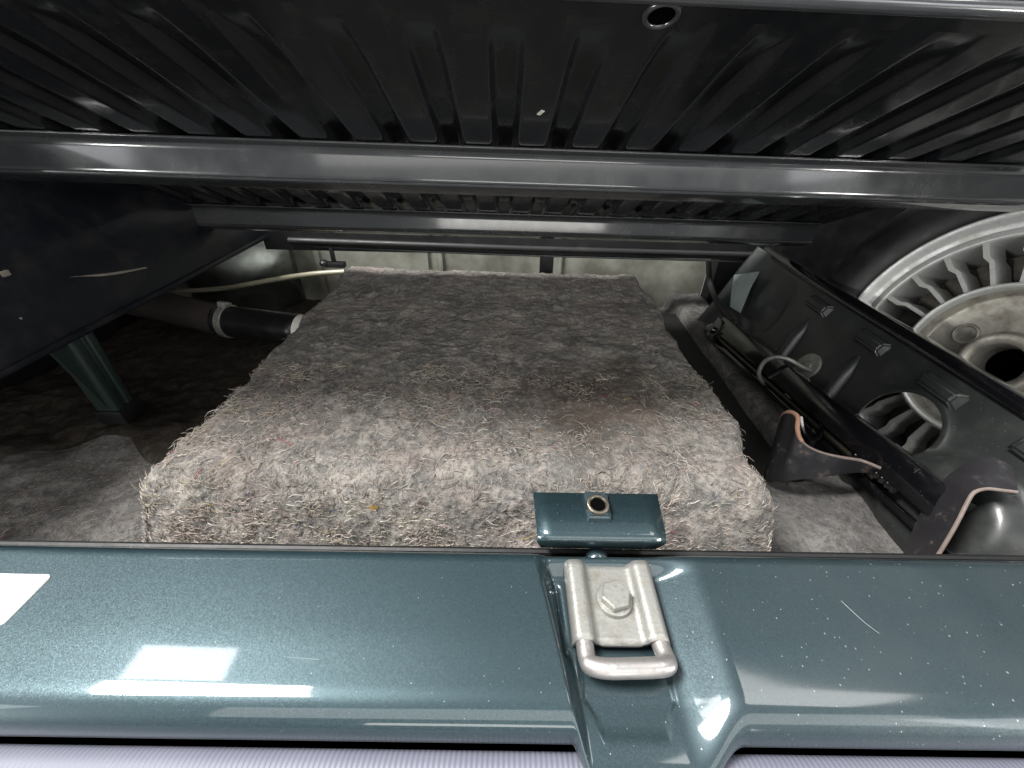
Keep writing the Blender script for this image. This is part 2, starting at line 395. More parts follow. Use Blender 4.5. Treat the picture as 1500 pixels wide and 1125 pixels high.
# ------------------------------------------------------------------ setting
def fibres(name, roots, normals, lens, rad, cols, parent, seed=3, seg=4):
    rs = np.random.RandomState(seed); n = len(roots)
    nrm = normals/np.linalg.norm(normals, axis=1)[:, None]
    rnd = rs.normal(size=(n, 3)); tan = rnd - nrm*np.sum(rnd*nrm, 1)[:, None]; tan /= np.linalg.norm(tan, axis=1)[:, None]
    bit = np.cross(nrm, tan)
    lift = rs.uniform(0.15, 1.0, n)**1.5; curl = rs.normal(0, 2.2, n); ph = rs.uniform(0, 6.28, n)
    pts = []
    p = roots - nrm*0.0006
    pts.append(p)
    for k in range(seg):
        s = (k+0.5)/seg; a = curl*(s-0.1)
        el = lift*(1.0-1.5*s)+0.25*np.sin(ph+6*s)
        d = tan*np.cos(a)[:, None]+bit*np.sin(a)[:, None]+nrm*el[:, None]
        d /= np.linalg.norm(d, axis=1)[:, None]
        p = p + d*(lens/seg)[:, None]; pts.append(p)
    pts = np.stack(pts, 1)                       # n, seg+1, 3
    V = np.zeros((n, seg+1, 3, 3))
    for c in range(3):
        a = 2*pi*c/3
        off = nrm*cos(a)+bit*sin(a)*0.8+tan*sin(a)*0.6
        taper = np.linspace(1, 0.55, seg+1)[None, :, None]*rad[:, None, None]
        V[:, :, c, :] = pts + off[:, None, :]*taper
    base = (np.arange(n)*(seg+1)*3)[:, None, None]
    k = np.arange(seg)[None, :, None]*3; c = np.arange(3)[None, None, :]; c2 = (c+1) % 3
    q = np.stack([base+k+c, base+k+c2, base+k+3+c2, base+k+3+c], -1).reshape(-1, 4)
    me = bpy.data.meshes.new(name); P = V.reshape(-1, 3)
    me.vertices.add(len(P)); me.vertices.foreach_set('co', P.astype(np.float32).ravel())
    me.loops.add(q.size); me.loops.foreach_set('vertex_index', q.ravel().astype(np.int32))
    me.polygons.add(len(q)); me.polygons.foreach_set('loop_start', np.arange(0, q.size, 4, dtype=np.int32))
    me.polygons.foreach_set('use_smooth', np.ones(len(q), bool)); me.update(calc_edges=True)
    at = me.color_attributes.new('Col', 'FLOAT_COLOR', 'POINT')
    cc = np.ones((n, (seg+1)*3, 4)); cc[:, :, :3] = cols[:, None, :]; at.data.foreach_set('color', cc.astype(np.float32).ravel())
    o = link(name, me, M['fibre'], parent); o['kind'] = 'stuff'; return o
def fibre_colours(n, seed, gain=1.0):
    rs = np.random.RandomState(seed)
    pal = np.array([(0.46, 0.43, 0.39), (0.40, 0.315, 0.29), (0.58, 0.55, 0.51), (0.22, 0.21, 0.20), (0.25, 0.215, 0.165), (0.06, 0.055, 0.05), (0.35, 0.03, 0.06), (0.10, 0.13, 0.22), (0.42, 0.30, 0.10)])
    w = np.array([0.26, 0.24, 0.10, 0.20, 0.12, 0.06, 0.006, 0.008, 0.006]); w /= w.sum()
    return np.clip(pal[rs.choice(len(pal), n, p=w)]*rs.uniform(0.65, 1.15, (n, 1))*gain, 0, 1)

def sstep0(t_): return np.clip(t_/0.03, 0, 1)*(2-np.clip(t_/0.03, 0, 1))
# floor: felt lined, with a dip beside the box and a lower part on the left
nu, nv = 420, 300
xs = np.linspace(-0.95, 0.95, nu); ys = np.linspace(0.14, 1.05, nv)
X, Y = np.meshgrid(xs, ys, indexing='ij')
def floor_z(X, Y):
    ss = lambda a, b, t: (lambda u: u*u*(3-2*u))(np.clip((t-a)/(b-a), 0, 1))
    Z = np.full_like(X, -0.405)
    Z -= 0.040*ss(0.398, 0.384, X)*ss(0.20, 0.245, X)*ss(0.38, 0.40, Y)
    Z -= 0.050*ss(-0.30, -0.44, X)*ss(0.34, 0.70, Y+0.05*fbm(X, Y, 0, 14, 3, 41))
    Z -= 0.12*ss(0.47, 0.52, X)
    return Z + 0.006*fbm(X, Y, 0, 9, 3, 5) + 0.0022*fbm(X, Y, 0, 60, 3, 9)
Z = floor_z(X, Y)
fl = link('compartment_floor', grid_mesh('compartment_floor', np.stack([X, Y, Z], -1).reshape(-1, 3), nu, nv), M['floorfelt']); fl['kind'] = 'structure'
rs = np.random.RandomState(11); n = 5200
fx = np.where(rs.rand(n) < 0.6, rs.uniform(-0.62, -0.34, n), rs.uniform(0.24, 0.47, n)); fy = np.where(fx < 0, rs.uniform(0.20, 0.42, n), rs.uniform(0.20, 0.85, n))
keep = (fx < 0) | (rs.rand(n) < 0.35); fx, fy = fx[keep], fy[keep]
fibres('floor_fibres', np.stack([fx, fy, floor_z(fx, fy)], 1), np.tile([0, 0, 1.0], (len(fx), 1)), rs.uniform(0.004, 0.012, len(fx)), rs.uniform(0.0002, 0.0004, len(fx)), fibre_colours(len(fx), 5, 0.75)*np.array([1, 0.93, 0.84]), fl, 5)

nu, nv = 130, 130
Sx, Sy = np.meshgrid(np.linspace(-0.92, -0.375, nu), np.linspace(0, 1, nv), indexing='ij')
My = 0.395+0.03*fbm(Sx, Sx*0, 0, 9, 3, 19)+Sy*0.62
dm = link('floor_shade_sheet', grid_mesh('floor_shade_sheet', np.stack([Sx, My, floor_z(Sx, My)+0.002+0.006*sstep0(Sy)+0.002*fbm(Sx, My, 0, 70, 2, 6)], -1).reshape(-1, 3), nu, nv), M['shadefelt'])  # added dark sheet that paints shade over the left floor
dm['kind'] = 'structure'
fc = part('gap_shade_strip', box(0.235, 0.396, 0.385, 0.95, -0.47, -0.428), M['gapshade']); fc['kind'] = 'structure'  # added black strip painting the shaded gap beside the box
# rear wall and outer walls
rw = part('rear_wall', box(-0.95, 0.475, 1.03, 1.06, -0.56, -0.05), M['cream']); rw['kind'] = 'structure'
for x, w in ((-0.235, 0.004), (-0.205, 0.010), (-0.52, 0.012), (0.10, 0.006)):
    part('seam', box(x, x+w, 1.022, 1.031, -0.55, -0.10, 0.001), M['cream'], rw)
ow = part('outer_wall', join(box(0.93, 0.95, -0.1, 1.06, -0.56, 0.45), box(0.476, 0.95, 0.985, 1.03, -0.56, 0.25)), M['black']); ow['kind'] = 'structure'
ol = part('unseen_left_wall_added_deck', join(box(-0.95, -0.93, -0.1, 1.06, -0.56, 0.0), box(-0.95, -0.60, 0.0, 1.03, -0.02, -0.01)), M['black']); ol['kind'] = 'structure'  # unseen left wall, with a deck added to keep light out

# ------------------------------------------------------------------ felt covered box
def fold(s, lo, hi, R):
    # s along the unfolded sheet -> coordinate, drop, tilt angle at both ends
    c = np.clip(s, lo+R, hi-R); drop = np.zeros_like(s); ang = np.zeros_like(s)
    for sgn, e in ((-1, lo+R), (1, hi-R)):
        d = (s-e)*sgn; arc = R*pi/2
        a = np.clip(d/R, 0, pi/2); m = d > 0
        c = np.where(m, e+sgn*R*np.sin(a), c); drop = np.where(m, R*(1-np.cos(a))+np.maximum(d-arc, 0), drop)
        ang = np.where(m, sgn*a, ang)
    return c, drop, ang
def box_surface(SX, SY):
    x, dx, ax = fold(SX, -0.362, 0.252, 0.014)
    y, dy, ay = fold(SY, 0.266, 0.868, 0.024)
    dy = np.where(ay > 0, 0.4*dy, dy)
    d = np.maximum(dx, dy)
    n = np.stack([np.sin(ax), np.sin(ay), np.cos(ax)*np.cos(ay)], -1); n /= np.linalg.norm(n, axis=-1)[..., None]
    top = -0.302 - 0.004*np.clip(fbm(x, y, 0, 7, 2, 77), 0, 1) + 0.008*np.clip((y-0.6)/0.26, 0, 1) + 0.006*np.sin(5*x+1.0)*np.sin(6*y) - 0.010*np.exp(-((x-0.06)**2/0.010+(y-0.40)**2/0.012)) + 0.007*np.exp(-((x-0.035)**2/0.006+(y-0.305)**2/0.0014))
    z = top - d
    yy = y + np.where(ay < 0, -0.55*np.maximum(d-0.012, 0), 0)
    # uneven edges
    x = x + 0.007*fbm(x*0, yy, z, 16, 4, 31)*np.clip(np.abs(x+0.055)/0.3, 0, 1)**3
    P = np.stack([x, yy, z], -1)
    bump_ = 0.0024*fbm(P[..., 0], P[..., 1], P[..., 2], 22, 3, 1) + 0.0010*fbm(P[..., 0], P[..., 1], P[..., 2], 90, 3, 2)
    tuft = np.clip(fbm(P[..., 0], P[..., 1], P[..., 2], 15, 3, 8)-0.05, 0, 1)
    cl_ = fbm(P[..., 0], P[..., 1], P[..., 2], 120, 3, 4, 0.6)
    bump_ = bump_ + (0.25+tuft*1.4)*0.0023*np.abs(cl_) + tuft*0.0012*fbm(P[..., 0], P[..., 1], P[..., 2], 330, 2, 44)
    ridge = 1-np.abs(fbm(P[..., 0]*0.7+P[..., 1]*0.2, P[..., 1]*1.5, P[..., 2], 34, 3, 12))
    bump_ = bump_ - 0.0016*np.clip(ridge-0.90, 0, 1)*10*np.clip(fbm(P[..., 0], P[..., 1], P[..., 2], 8, 2, 13)+0.15, 0, 1)
    return P + n*bump_[..., None], n
nu, nv = 560, 560
SX, SY = np.meshgrid(np.linspace(-0.445, 0.335, nu), np.linspace(0.155, 0.90, nv), indexing='ij')
P, N = box_surface(SX, SY)
felt = link('felt_covered_box', grid_mesh('felt_covered_box', P.reshape(-1, 3), nu, nv), M['felt'])
tag(felt, 'large box covered in frayed grey recycled felt in the middle of the compartment', 'felt box')
# loose fibres: tufts in patches, dense towards the front
rs = np.random.RandomState(2)
n = 130000
sx = rs.uniform(-0.40, 0.29, n); sy = rs.uniform(0.165, 0.875, n)
Pp, Nn = box_surface(sx, sy)
pm = fbm(Pp[:, 0], Pp[:, 1], Pp[:, 2], 19, 3, 8) + 0.7*fbm(Pp[:, 0], Pp[:, 1], Pp[:, 2], 60, 2, 21)
yv = Pp[:, 1]
band = np.exp(-((yv-0.40)/0.045)**2)*np.exp(-((Pp[:, 0]+0.10)/0.20)**2)*0.7
front = np.clip((0.40-yv)/0.12, 0, 1)
prob = np.clip((pm+0.10+0.25*front+band)*1.1, 0.035+0.22*front, 1)*np.clip(1.15-1.02*np.clip((yv-0.36)/0.16, 0, 1), 0.10, 1)*np.where(yv > 0.47, 0.45, 1.0)
stain = np.exp(-(((Pp[:, 0]-0.10)/0.10)**2+((yv-0.42)/0.09)**2)); prob *= 1-0.75*stain
edge = (sx < -0.345) | (sx > 0.235) | (sy > 0.845); prob = np.where(edge, np.maximum(prob, 0.10), prob)
k = rs.rand(n) < prob*0.62
Pp, Nn, yv = Pp[k], Nn[k], yv[k]; n = len(Pp)
lens = np.clip(rs.lognormal(np.log(0.0075), 0.5, n), 0.002, 0.026); rad = rs.uniform(0.00022, 0.00055, n)*np.where(yv > 0.42, 0.7, 1.0); lens = lens*np.where(yv > 0.42, 0.7, 1.0)
lens = np.where((Pp[:, 0] < -0.352) | (Pp[:, 0] > 0.244), lens*0.55, lens); cols = fibre_colours(n, 6)
fibres('felt_fibres', Pp, Nn, lens, rad, cols, felt, 7)
# torn clumps: bundles of longer matted strands
rs = np.random.RandomState(23); nc = 620
cx_ = rs.uniform(-0.36, 0.25, nc); cy_ = 0.175+0.30*rs.rand(nc)**1.3
kp = fbm(cx_, cy_, 0, 10, 3, 51) > -0.12
band_ = rs.rand(nc) < np.exp(-((cx_-0.10)**2/0.012+(cy_-0.40)**2/0.008))*0.8; kp &= ~band_
cx_, cy_ = cx_[kp], cy_[kp]; nf = rs.randint(10, 44, len(cx_)); rep_ = np.repeat(np.arange(len(cx_)), nf)
sg = np.repeat(rs.uniform(0.003, 0.009, len(cx_)), nf)
fx = np.clip(cx_[rep_]+rs.normal(0, 1, len(rep_))*sg*1.5, -0.372, 0.262); fy = np.clip(cy_[rep_]+rs.normal(0, 1, len(rep_))*sg, 0.165, 0.86)
Pc, Nc = box_surface(fx, fy); n = len(fx)
tone = np.repeat(rs.uniform(0.75, 1.2, (len(cx_), 1))*np.array([1.0, 0.93, 0.87])+rs.normal(0, 0.03, (len(cx_), 3)), nf, 0)
fibres('felt_tufts', Pc+Nc*rs.uniform(0, 0.0022, (n, 1)), Nc, np.clip(rs.lognormal(np.log(0.0085), 0.45, n), 0.003, 0.022), rs.uniform(0.00022, 0.00050, n), np.clip(np.array([0.46, 0.43, 0.395])*tone*rs.uniform(0.6, 1.15, (n, 1)), 0, 0.8), felt, 29)

def flake(name, c, sx, sy, rot, label):
    V, Fc = [], []; m = 14
    out = [(sx*cos(2*pi*i/m)*(1+0.12*sin(3*i)), sy*sin(2*pi*i/m)*(1+0.10*cos(2*i))) for i in range(m)]
    for zz in (0.0006, -0.0004): V += [Vector((a*cos(rot)-b*sin(rot), -0.002+0.0018*(a/sx)**2, a*sin(rot)+b*cos(rot)+zz)) for a, b in out]
    Fc = [tuple(range(m)), tuple(range(2*m-1, m-1, -1))] + [(i, (i+1) % m, m+(i+1) % m, m+i) for i in range(m)]
    o = link(name, mesh(name, V, Fc), M['leaf']); o.location = c; tag(o, label, 'leaf flake', 'leaf flakes on the felt'); return o
c = at_y(547, 742, 0.258); flake('leaf_flake', c, 0.0045, 0.0032, 0.25, 'oval yellow leaf flake on the felt front, the larger left one')
c = at_y(704, 783, 0.254); flake('leaf_flake', c, 0.0024, 0.0042, 0.1, 'small ochre leaf flake on the felt front left of the bracket')

# ------------------------------------------------------------------ ribbed lid overhead
r_ = Vector((-0.040, 0.903, -0.427)).normalized(); e_ = Vector((1, 0, 0)); e_ = (e_-r_*e_.dot(r_)).normalized(); n_ = e_.cross(r_)
H = 0.180
lid = thing('ribbed_lid', 'raised black lid with pressed ribs and two crossmembers overhead', 'lid')
lid.matrix_world = frame(n_*H, e_, r_, n_)
PITCH = 0.0571; RW = 0.042; X0 = 0.0; LY0, LY1, HW = 0.262, 0.80, 0.578
def rib_mesh():
    prof = rounded([(-RW/2, 0), (-RW/2+0.007, 0), (-RW/2+0.0125, 0.0095), (RW/2-0.0125, 0.0095), (RW/2-0.007, 0), (RW/2, 0)], 0.0046, 6)
    st = [0.2775, 0.285, 0.295, 0.31, 0.33, 0.36, 0.42, LY1]; dep = [0, 0.05, 0.25, 0.62, 0.92, 1, 1, 1]
    V, Fc = [], []; m = len(prof)
    for y, d in zip(st, dep): V += [Vector((p[0], y, p[1]*d)) for p in prof]
    for i in range(len(st)-1):
        for q in range(m-1): Fc.append((i*m+q, i*m+q+1, (i+1)*m+q+1, (i+1)*m+q))
    return mesh('rib', V, Fc, True, 60)
rm = rib_mesh(); rm.materials.append(M['lid'])
ks = [k for k in range(-11, 12) if abs(X0+k*PITCH)+RW/2 < HW]
for kk in ks:
    o = link('rib', rm, None, lid); o.location = (X0+kk*PITCH, 0, 0)
lands = []
edges = [-HW] + sum([[X0+kk*PITCH-RW/2, X0+kk*PITCH+RW/2] for kk in ks], []) + [HW]
for i in range(0, len(edges), 2):
    lands.append(([Vector((edges[i], 0.2775, 0)), Vector((edges[i+1], 0.2775, 0)), Vector((edges[i+1], LY1, 0)), Vector((edges[i], LY1, 0))], [(0, 1, 2, 3)]))
lands.append(([Vector((-HW, LY0, 0)), Vector((HW, LY0, 0)), Vector((HW, 0.2775, 0)), Vector((-HW, 0.2775, 0))], [(0, 1, 2, 3)]))
lands.append(box(-HW, HW, LY0+0.002, LY1, 0.0125, 0.0145))
part('panel', join(*lands), M['lid'], lid)
part('front_hem', tube([(-HW, LY0, 0.002), (0, LY0-0.001, 0.002), (HW, LY0, 0.002)], 0.0045, 12), M['member'], lid)
def crossmember(y, x0, x1, h):
    pr = rounded([(-0.013, -0.0012), (-0.013, -0.0034), (-0.0035, -0.0034), (-0.0005, -0.0080), (0.0050, -h+0.005), (0.0085, -h), (0.036, -h), (0.040, -h+0.004), (0.040, -0.0034), (0.052, -0.0034), (0.052, -0.0012)], 0.0022, 4)
    cm = part('crossmember', xf(extrude_x(pr, x0, x1, True, True), Matrix.Translation((0, y, 0))), M['member'], lid, 50)
    part('lower_lip', xf(tube([(x0, 0.0072, -h+0.0022), (x1, 0.0072, -h+0.0022)], 0.0021, 10), Matrix.Translation((0, y, 0))), M['member'], cm)
    return cm
crossmember(0.483, -HW, 0.625, 0.037)
crossmember(0.764, -0.562, 0.566, 0.033)
# lock hole with a rolled rim near the front edge, a painted glint
hx, hy = 0.0915, 0.2735
prof = [(0.0085, -0.0004)] + [(0.0095+0.0016*cos(a), -0.0004-0.0016*sin(a)*1.0) for a in np.linspace(pi, 0, 9)] + [(0.0112, 0.0)]
hl = part('lock_hole', xf(lathe(prof, 32), Matrix.Translation((hx, hy, 0))), M['member'], lid)
part('hole_core', xf(lathe([(0.0001, -0.0006), (0.0086, -0.0006)], 32), Matrix.Translation((hx, hy, 0))), M['hole'], hl)
part('painted_glint', xf(box(-0.0016, 0.0016, -0.004, 0.004, -0.0006, 0.0002), frame((0.031, 0.396, 0), Vector((0.9, 0.43, 0)), Vector((-0.43, 0.9, 0)), Vector((0, 0, 1)))), M['white'], lid)  # small white block painting a reflection on the lid

# rear beam with its seal, just behind the lid
rb = thing('rear_beam', 'black rear beam with thin shiny seal lip below the ribbed lid', 'beam', (0, 0.9, -0.275))
pr = rounded([(0.0, 0.0), (0.0, 0.055), (0.03, 0.06), (0.05, 0.06), (0.05, -0.012), (0.02, -0.006)], 0.004, 4)
part('beam', extrude_x(pr, -0.56, 0.60, True, True), M['black'], rb)
part('seal_lip', tube(smooth_path([(-0.45, -0.004, 0.010), (-0.30, -0.004, 0.006), (0.0, -0.005, 0.001), (0.3, -0.005, -0.001), (0.50, -0.004, -0.003)]), 0.0024, 8), M['member'], rb)
part('seal_bulb', tube([(-0.5, -0.006, 0.022), (0.0, -0.006, 0.016), (0.56, -0.006, 0.012)], 0.007, 12), M['rubber'], rb)
part('bracket', box(0.045, 0.075, 0.004, 0.024, -0.045, 0.0, 0.001), M['black'], rb)

# ------------------------------------------------------------------ left side
lw = thing('side_wall', 'black side wall with creased bead and lower flange on the left', 'side wall', (-0.55, 0.5, -0.245))
nu, nv = 60, 40
S, T = np.meshgrid(np.linspace(-0.19, 0.42, nu), np.linspace(0, 1, nv), indexing='ij')
WX = -0.085*T**1.3 + 0.012*np.exp(-((T-0.45-0.35*S)/0.10)**2) + 0.004*fbm(S, T, 0, 4, 3, 3); WZ = 0.235*T
wall = link('panel', grid_mesh('side_panel', np.stack([WX, S, WZ], -1).reshape(-1, 3), nu, nv), M['wall'], lw)
part('lower_flange', tube([(-0.001, -0.19, -0.002), (0.0, 0, -0.002), (0.0, 0.42, -0.002)], 0.0045, 10), M['wall'], lw)
part('flange_sheet', box(-0.055, -0.002, -0.19, 0.42, -0.004, -0.002), M['wall'], lw)
L = Vector(lw.location)
bd = [at_x(p[0], p[1], -0.553-0.012*k) - L for k, p in enumerate([(14, 412), (45, 411), (100, 406), (160, 401), (215, 393)])]
def on_wall(px, py, off=0.0):
    q = at_x(px, py, -0.55)
    for _ in range(6):
        t_ = max((q.z+0.245)/0.235, 0); q = at_x(px, py, -0.55-0.085*t_**1.3+0.012*math.exp(-((t_-0.45-0.35*(q.y-0.5))/0.10)**2)+off)
    return q
path = smooth_path([on_wall(*p)-L for p in [(16, 413), (60, 411), (110, 406), (165, 401), (214, 392)]], 6)
part('wire', tube(path, [0.0012+0.0022*sin(pi*i/(len(path)-1)) for i in range(len(path))], 10), M['wire'], lw)  # raised bead in a paler brown than the wall
q = on_wall(6, 400)-L; part('clip', box(q.x-0.002, q.x+0.004, q.y-0.005, q.y+0.003, q.z-0.003, q.z+0.003, 0.001), M['wire'], lw)
q = on_wall(30, 467)-L; part('rivet', xf(lathe([(0.0001, 0.0015), (0.002, 0.001), (0.003, -0.001)], 12), frame(q, Vector((0, 1, 0)), Vector((0, 0, 1)), Vector((1, 0, 0)))), M['steel'], lw)

# green U-channel post below the wall
pt = thing('support_post', 'dark green channel post below the side wall on the left', 'post', (-0.575, 0.455, -0.40))
pr = [(-0.028, 0.012), (-0.028, -0.010), (-0.022, -0.012), (-0.004, -0.012), (-0.001, -0.007), (0.006, -0.007), (0.009, -0.012), (0.026, -0.012), (0.030, -0.008), (0.030, 0.012)]
pr = rounded(pr, 0.003, 3)
V = []; Fc = []; m = len(pr)
for z, s in ((0.150, 0.62), (0.10, 0.58), (0.030, 0.52)):
    V += [Vector((-p[1]*1.2, p[0]*s, z)) for p in pr]
for i in range(2):
    for k in range(m-1): Fc.append((i*m+k, i*m+k+1, (i+1)*m+k+1, (i+1)*m+k))
part('channel', (V, Fc), M['post'], pt)
part('gusset', ([Vector((0.004, -0.017, 0.148)), Vector((0.004, -0.034, 0.142)), Vector((0.004, -0.015, 0.04)), Vector((0.0, -0.017, 0.148)), Vector((0.0, -0.034, 0.142)), Vector((0.0, -0.015, 0.04))], [(0, 1, 2), (3, 5, 4), (0, 3, 4, 1), (1, 4, 5, 2), (2, 5, 3, 0)]), M['post'], pt)
part('foot', box(-0.020, 0.020, -0.018, 0.020, 0.012, 0.034, 0.003), M['black'], pt)

# filler hose: rigid pipe, clamp, rubber sleeve running under the felt box
fh = thing('filler_hose', 'black hose with steel clamp going under the left edge of the felt', 'hose')
A = at_z(190, 438, -0.335); B = at_z(330, 470, -0.338); C = at_z(440, 483, -0.340); D = C+(C-B)*0.10
rp = 0.0275
part('pipe', tube(smooth_path([A+(A-B)*0.4+Vector((0, 0.03, -0.02)), A, A.lerp(B, 0.5), B], 6), [rp*1.12]*3+[rp*1.12]*6+[rp*1.05]*10, 28), M['pipe'], fh)
u = (C-B).normalized()
part('sleeve', tube([B-u*0.012, B-u*0.009, B+u*0.05, C-u*0.012, C-u*0.004, C+u*0.001], [rp*0.95, rp*1.04, rp*1.02, rp*1.02, rp*1.06, rp*0.98], 28), M['sleeve'], fh)
part('collar', tube([C+u*0.0015, C+u*0.012, D], [rp*1.0, rp*0.98, rp*0.98], 28), M['white'], fh)
cl = part('clamp', tube([B+u*0.002, B+u*0.003, B+u*0.014, B+u*0.015], [rp*1.04, rp*1.11, rp*1.11, rp*1.04], 28), M['zinc'], fh)
part('clamp_ear', xf(box(-0.004, 0.004, -0.006, 0.008, 0, 0.010, 0.0012), zframe(B+u*0.009+Vector((0.0, -0.004, rp*1.08)), Vector((0.2, 0.1, 1)))), M['zinc'], cl)
part('clamp_screw', tube([B+u*0.012+Vector((0, 0, rp+0.009)), B+u*0.026+Vector((0, 0, rp+0.008))], 0.003, 8), M['steel'], cl)

vt = part('vent_tube', tube(smooth_path([at_y(235, 430, 0.86), at_y(265, 427, 0.86), at_y(310, 424, 0.865), at_y(350, 419, 0.87), at_y(410, 408, 0.875), at_y(460, 401, 0.88), at_y(505, 398, 0.885)], 6), 0.0055, 12), M['tube'])
tag(vt, 'thin yellowed plastic tube above the black hose', 'tube')
cp = thing('hose_clip', 'small black clip where the yellowed tube meets the felt', 'clip', at_y(490, 386, 0.893))
part('clip_body', box(-0.022, 0.024, -0.008, 0.008, -0.008, 0.004, 0.003), M['black'], cp)
part('stem', box(-0.004, 0.004, -0.004, 0.004, 0, 0.035, 0.001), M['black'], cp)
part('knob', xf(lathe([(0.0001, 0.007), (0.006, 0.006), (0.009, 0.002), (0.009, -0.004), (0.0001, -0.006)], 16), Matrix.Translation((-0.022, -0.004, 0.002))), M['black'], cp)

V, Fc = [], []; na = 28                       # galvanised curved panel
for i in range(na):
    a = radians(205+130*i/(na-1))
    for z in (-0.50, -0.20): V.append(Vector((-0.72+0.165*cos(a), 1.09+0.165*sin(a), z)))
for i in range(na-1): Fc.append((2*i, 2*i+2, 2*i+3, 2*i+1))
gv = part('curved_tank', (V, Fc), M['galv']); tag(gv, 'curved galvanised metal tank shell at the rear left', 'tank')
m_ = gv.modifiers.new('thickness', 'SOLIDIFY'); m_.thickness = 0.003; m_.offset = -1
# ------------------------------------------------------------------ right: bulkhead, wheel, jack
bd_ = Vector((-0.423, 0, -0.906)).normalized(); bn = Vector((-0.906, 0, 0.423)).normalized(); b0 = Vector((0.507, 0, -0.245))
bh = thing('bulkhead', 'dark green pressed steel bulkhead with round hole in front of the wheel', 'bulkhead', b0)
def BK(Yc, v, h=0.0): return Vector((0, Yc, 0)) + bd_*v + bn*h       # local to bulkhead empty
def bkpix(px, py, off=0.0): return at_plane(px, py, b0+bn*off, bn)
# sheet with hole through a constrained triangulation
Y0, Y1, V0, V1 = 0.12, 0.868, 0.0, 0.205
hc, hr = (0.398, 0.088), 0.046
step = 0.007; pts = []; 
ny = int((Y1-Y0)/step); nv_ = int((V1-V0)/step)
outer = [(Y0+(Y1-Y0)*i/ny, V0) for i in range(ny)] + [(Y1, V0+(V1-V0)*i/nv_) for i in range(nv_)] + [(Y1-(Y1-Y0)*i/ny, V1) for i in range(ny)] + [(Y0, V1-(V1-V0)*i/nv_) for i in range(nv_)]
nh = 56; hole = [(hc[0]+hr*cos(2*pi*i/nh), hc[1]+hr*sin(2*pi*i/nh)) for i in range(nh)]
hole2 = [(hc[0]+(hr+0.005)*cos(2*pi*i/nh), hc[1]+(hr+0.005)*sin(2*pi*i/nh)) for i in range(nh)]
inner = [(Y0+(Y1-Y0)*(i+0.5)/ny, V0+(V1-V0)*(j+0.5)/nv_) for i in range(ny) for j in range(nv_)]
inner = [p for p in inner if (p[0]-hc[0])**2+(p[1]-hc[1])**2 > (hr+0.009)**2 and Y0+0.003 < p[0] < Y1-0.003]
pts = [Vector(p) for p in outer+hole+hole2+inner]; no = len(outer)
eds = [(i, (i+1) % no) for i in range(no)] + [(no+i, no+(i+1) % nh) for i in range(nh)]
vv, ee, ff, *_ = geometry.delaunay_2d_cdt(pts, eds, [], 0, 1e-6)
def sheet_h(y, v):
    h = 0.0
    d = sqrt(((y-0.292)/1.15)**2+(v-0.118)**2)
    h += 0.016*(lambda u: u*u*(3-2*u))(min(max((0.064-d)/0.022, 0), 1))
    d = sqrt((y-0.735)**2+((v-0.085)/1.3)**2)
    h -= 0.007*(lambda u: u*u*(3-2*u))(min(max((0.055-d)/0.03, 0), 1))
    h += 0.0010*sin(y*31)*sin(v*40)
    rr = sqrt((y-hc[0])**2+(v-hc[1])**2)
    h += 0.0035*math.exp(-((rr-hr-0.001)/0.004)**2)
    h += 0.020*min(max((y-0.80)/0.07, 0), 1)**2
    return h
V = [BK(p[0], p[1], sheet_h(p[0], p[1])) for p in vv]
Fc = [f for f in ff if (lambda c: (c[0]-hc[0])**2+(c[1]-hc[1])**2 > (hr*0.995)**2)((sum(vv[i].x for i in f)/len(f), sum(vv[i].y for i in f)/len(f)))]
sh = part('sheet', (V, Fc), M['bulk'], bh, 40)
md = sh.modifiers.new('thickness', 'SOLIDIFY'); md.thickness = 0.0016; md.offset = -1
mB = frame((0, 0, 0), Vector((0, 1, 0)), bd_, bn)
part('top_flange', xf(extrude_x(rounded([(-0.012, -0.012), (-0.009, 0.003), (-0.001, 0.006), (0.007, 0.005), (0.009, 0.001)], 0.003, 4), Y0, Y1), mB), M['jack'], bh)
def frustum(L_, W_, h, tx, ty):
    bm = bmesh.new()
    lo = [(-L_/2, -W_/2, -0.001), (L_/2, -W_/2, -0.001), (L_/2, W_/2, -0.001), (-L_/2, W_/2, -0.001)]
    hi = [(-L_/2+tx, -W_/2+ty, h), (L_/2-tx, -W_/2+ty, h), (L_/2-tx, W_/2-ty, h), (-L_/2+tx, W_/2-ty, h)]
    vs = [bm.verts.new(p) for p in lo+hi]
    for i in range(4): bm.faces.new((vs[i], vs[(i+1) % 4], vs[4+(i+1) % 4], vs[4+i]))
    bm.faces.new(vs[4:])
    bmesh.ops.bevel(bm, geom=[e for e in bm.edges if not e.is_boundary], offset=min(0.0025, h*0.4), segments=3, affect='EDGES')
    bm.verts.index_update(); r = [v.co.copy() for v in bm.verts], [tuple(v.index for v in f.verts) for f in bm.faces]; bm.free(); return r
lg = None
for yc in (0.640, 0.517, 0.402, 0.285):
    if lg is None:
        lgm = mesh('lug', *xf(frustum(0.060, 0.024, 0.009, 0.008, 0.006), mB)); lgm.materials.append(M['bulk']); lg = 1
    o = link('lug', lgm, None, bh); o.location = BK(yc, 0.027, 0.0005)
for yc in (0.626, 0.504):
    path = [BK(yc+0.010-0.02*t, 0.046+0.085*t, 0.0005) for t in np.linspace(0, 1, 14)]
    part('bead', tube(path, [0.0005+0.0105*sin(min(t*2.2, 1)*pi/2)**0.8 for t in np.linspace(0, 1, 14)], 16), M['bulk'], bh)
part('end_plate', ribbon([bkpix(1112, 398, 0.02)-b0, bkpix(1100, 420, 0.02)-b0, bkpix(1084, 458, 0.02)-b0], [bkpix(1076, 403, 0.022)-b0, bkpix(1072, 425, 0.022)-b0, bkpix(1070, 450, 0.022)-b0], 0.002), M['edge'], bh)
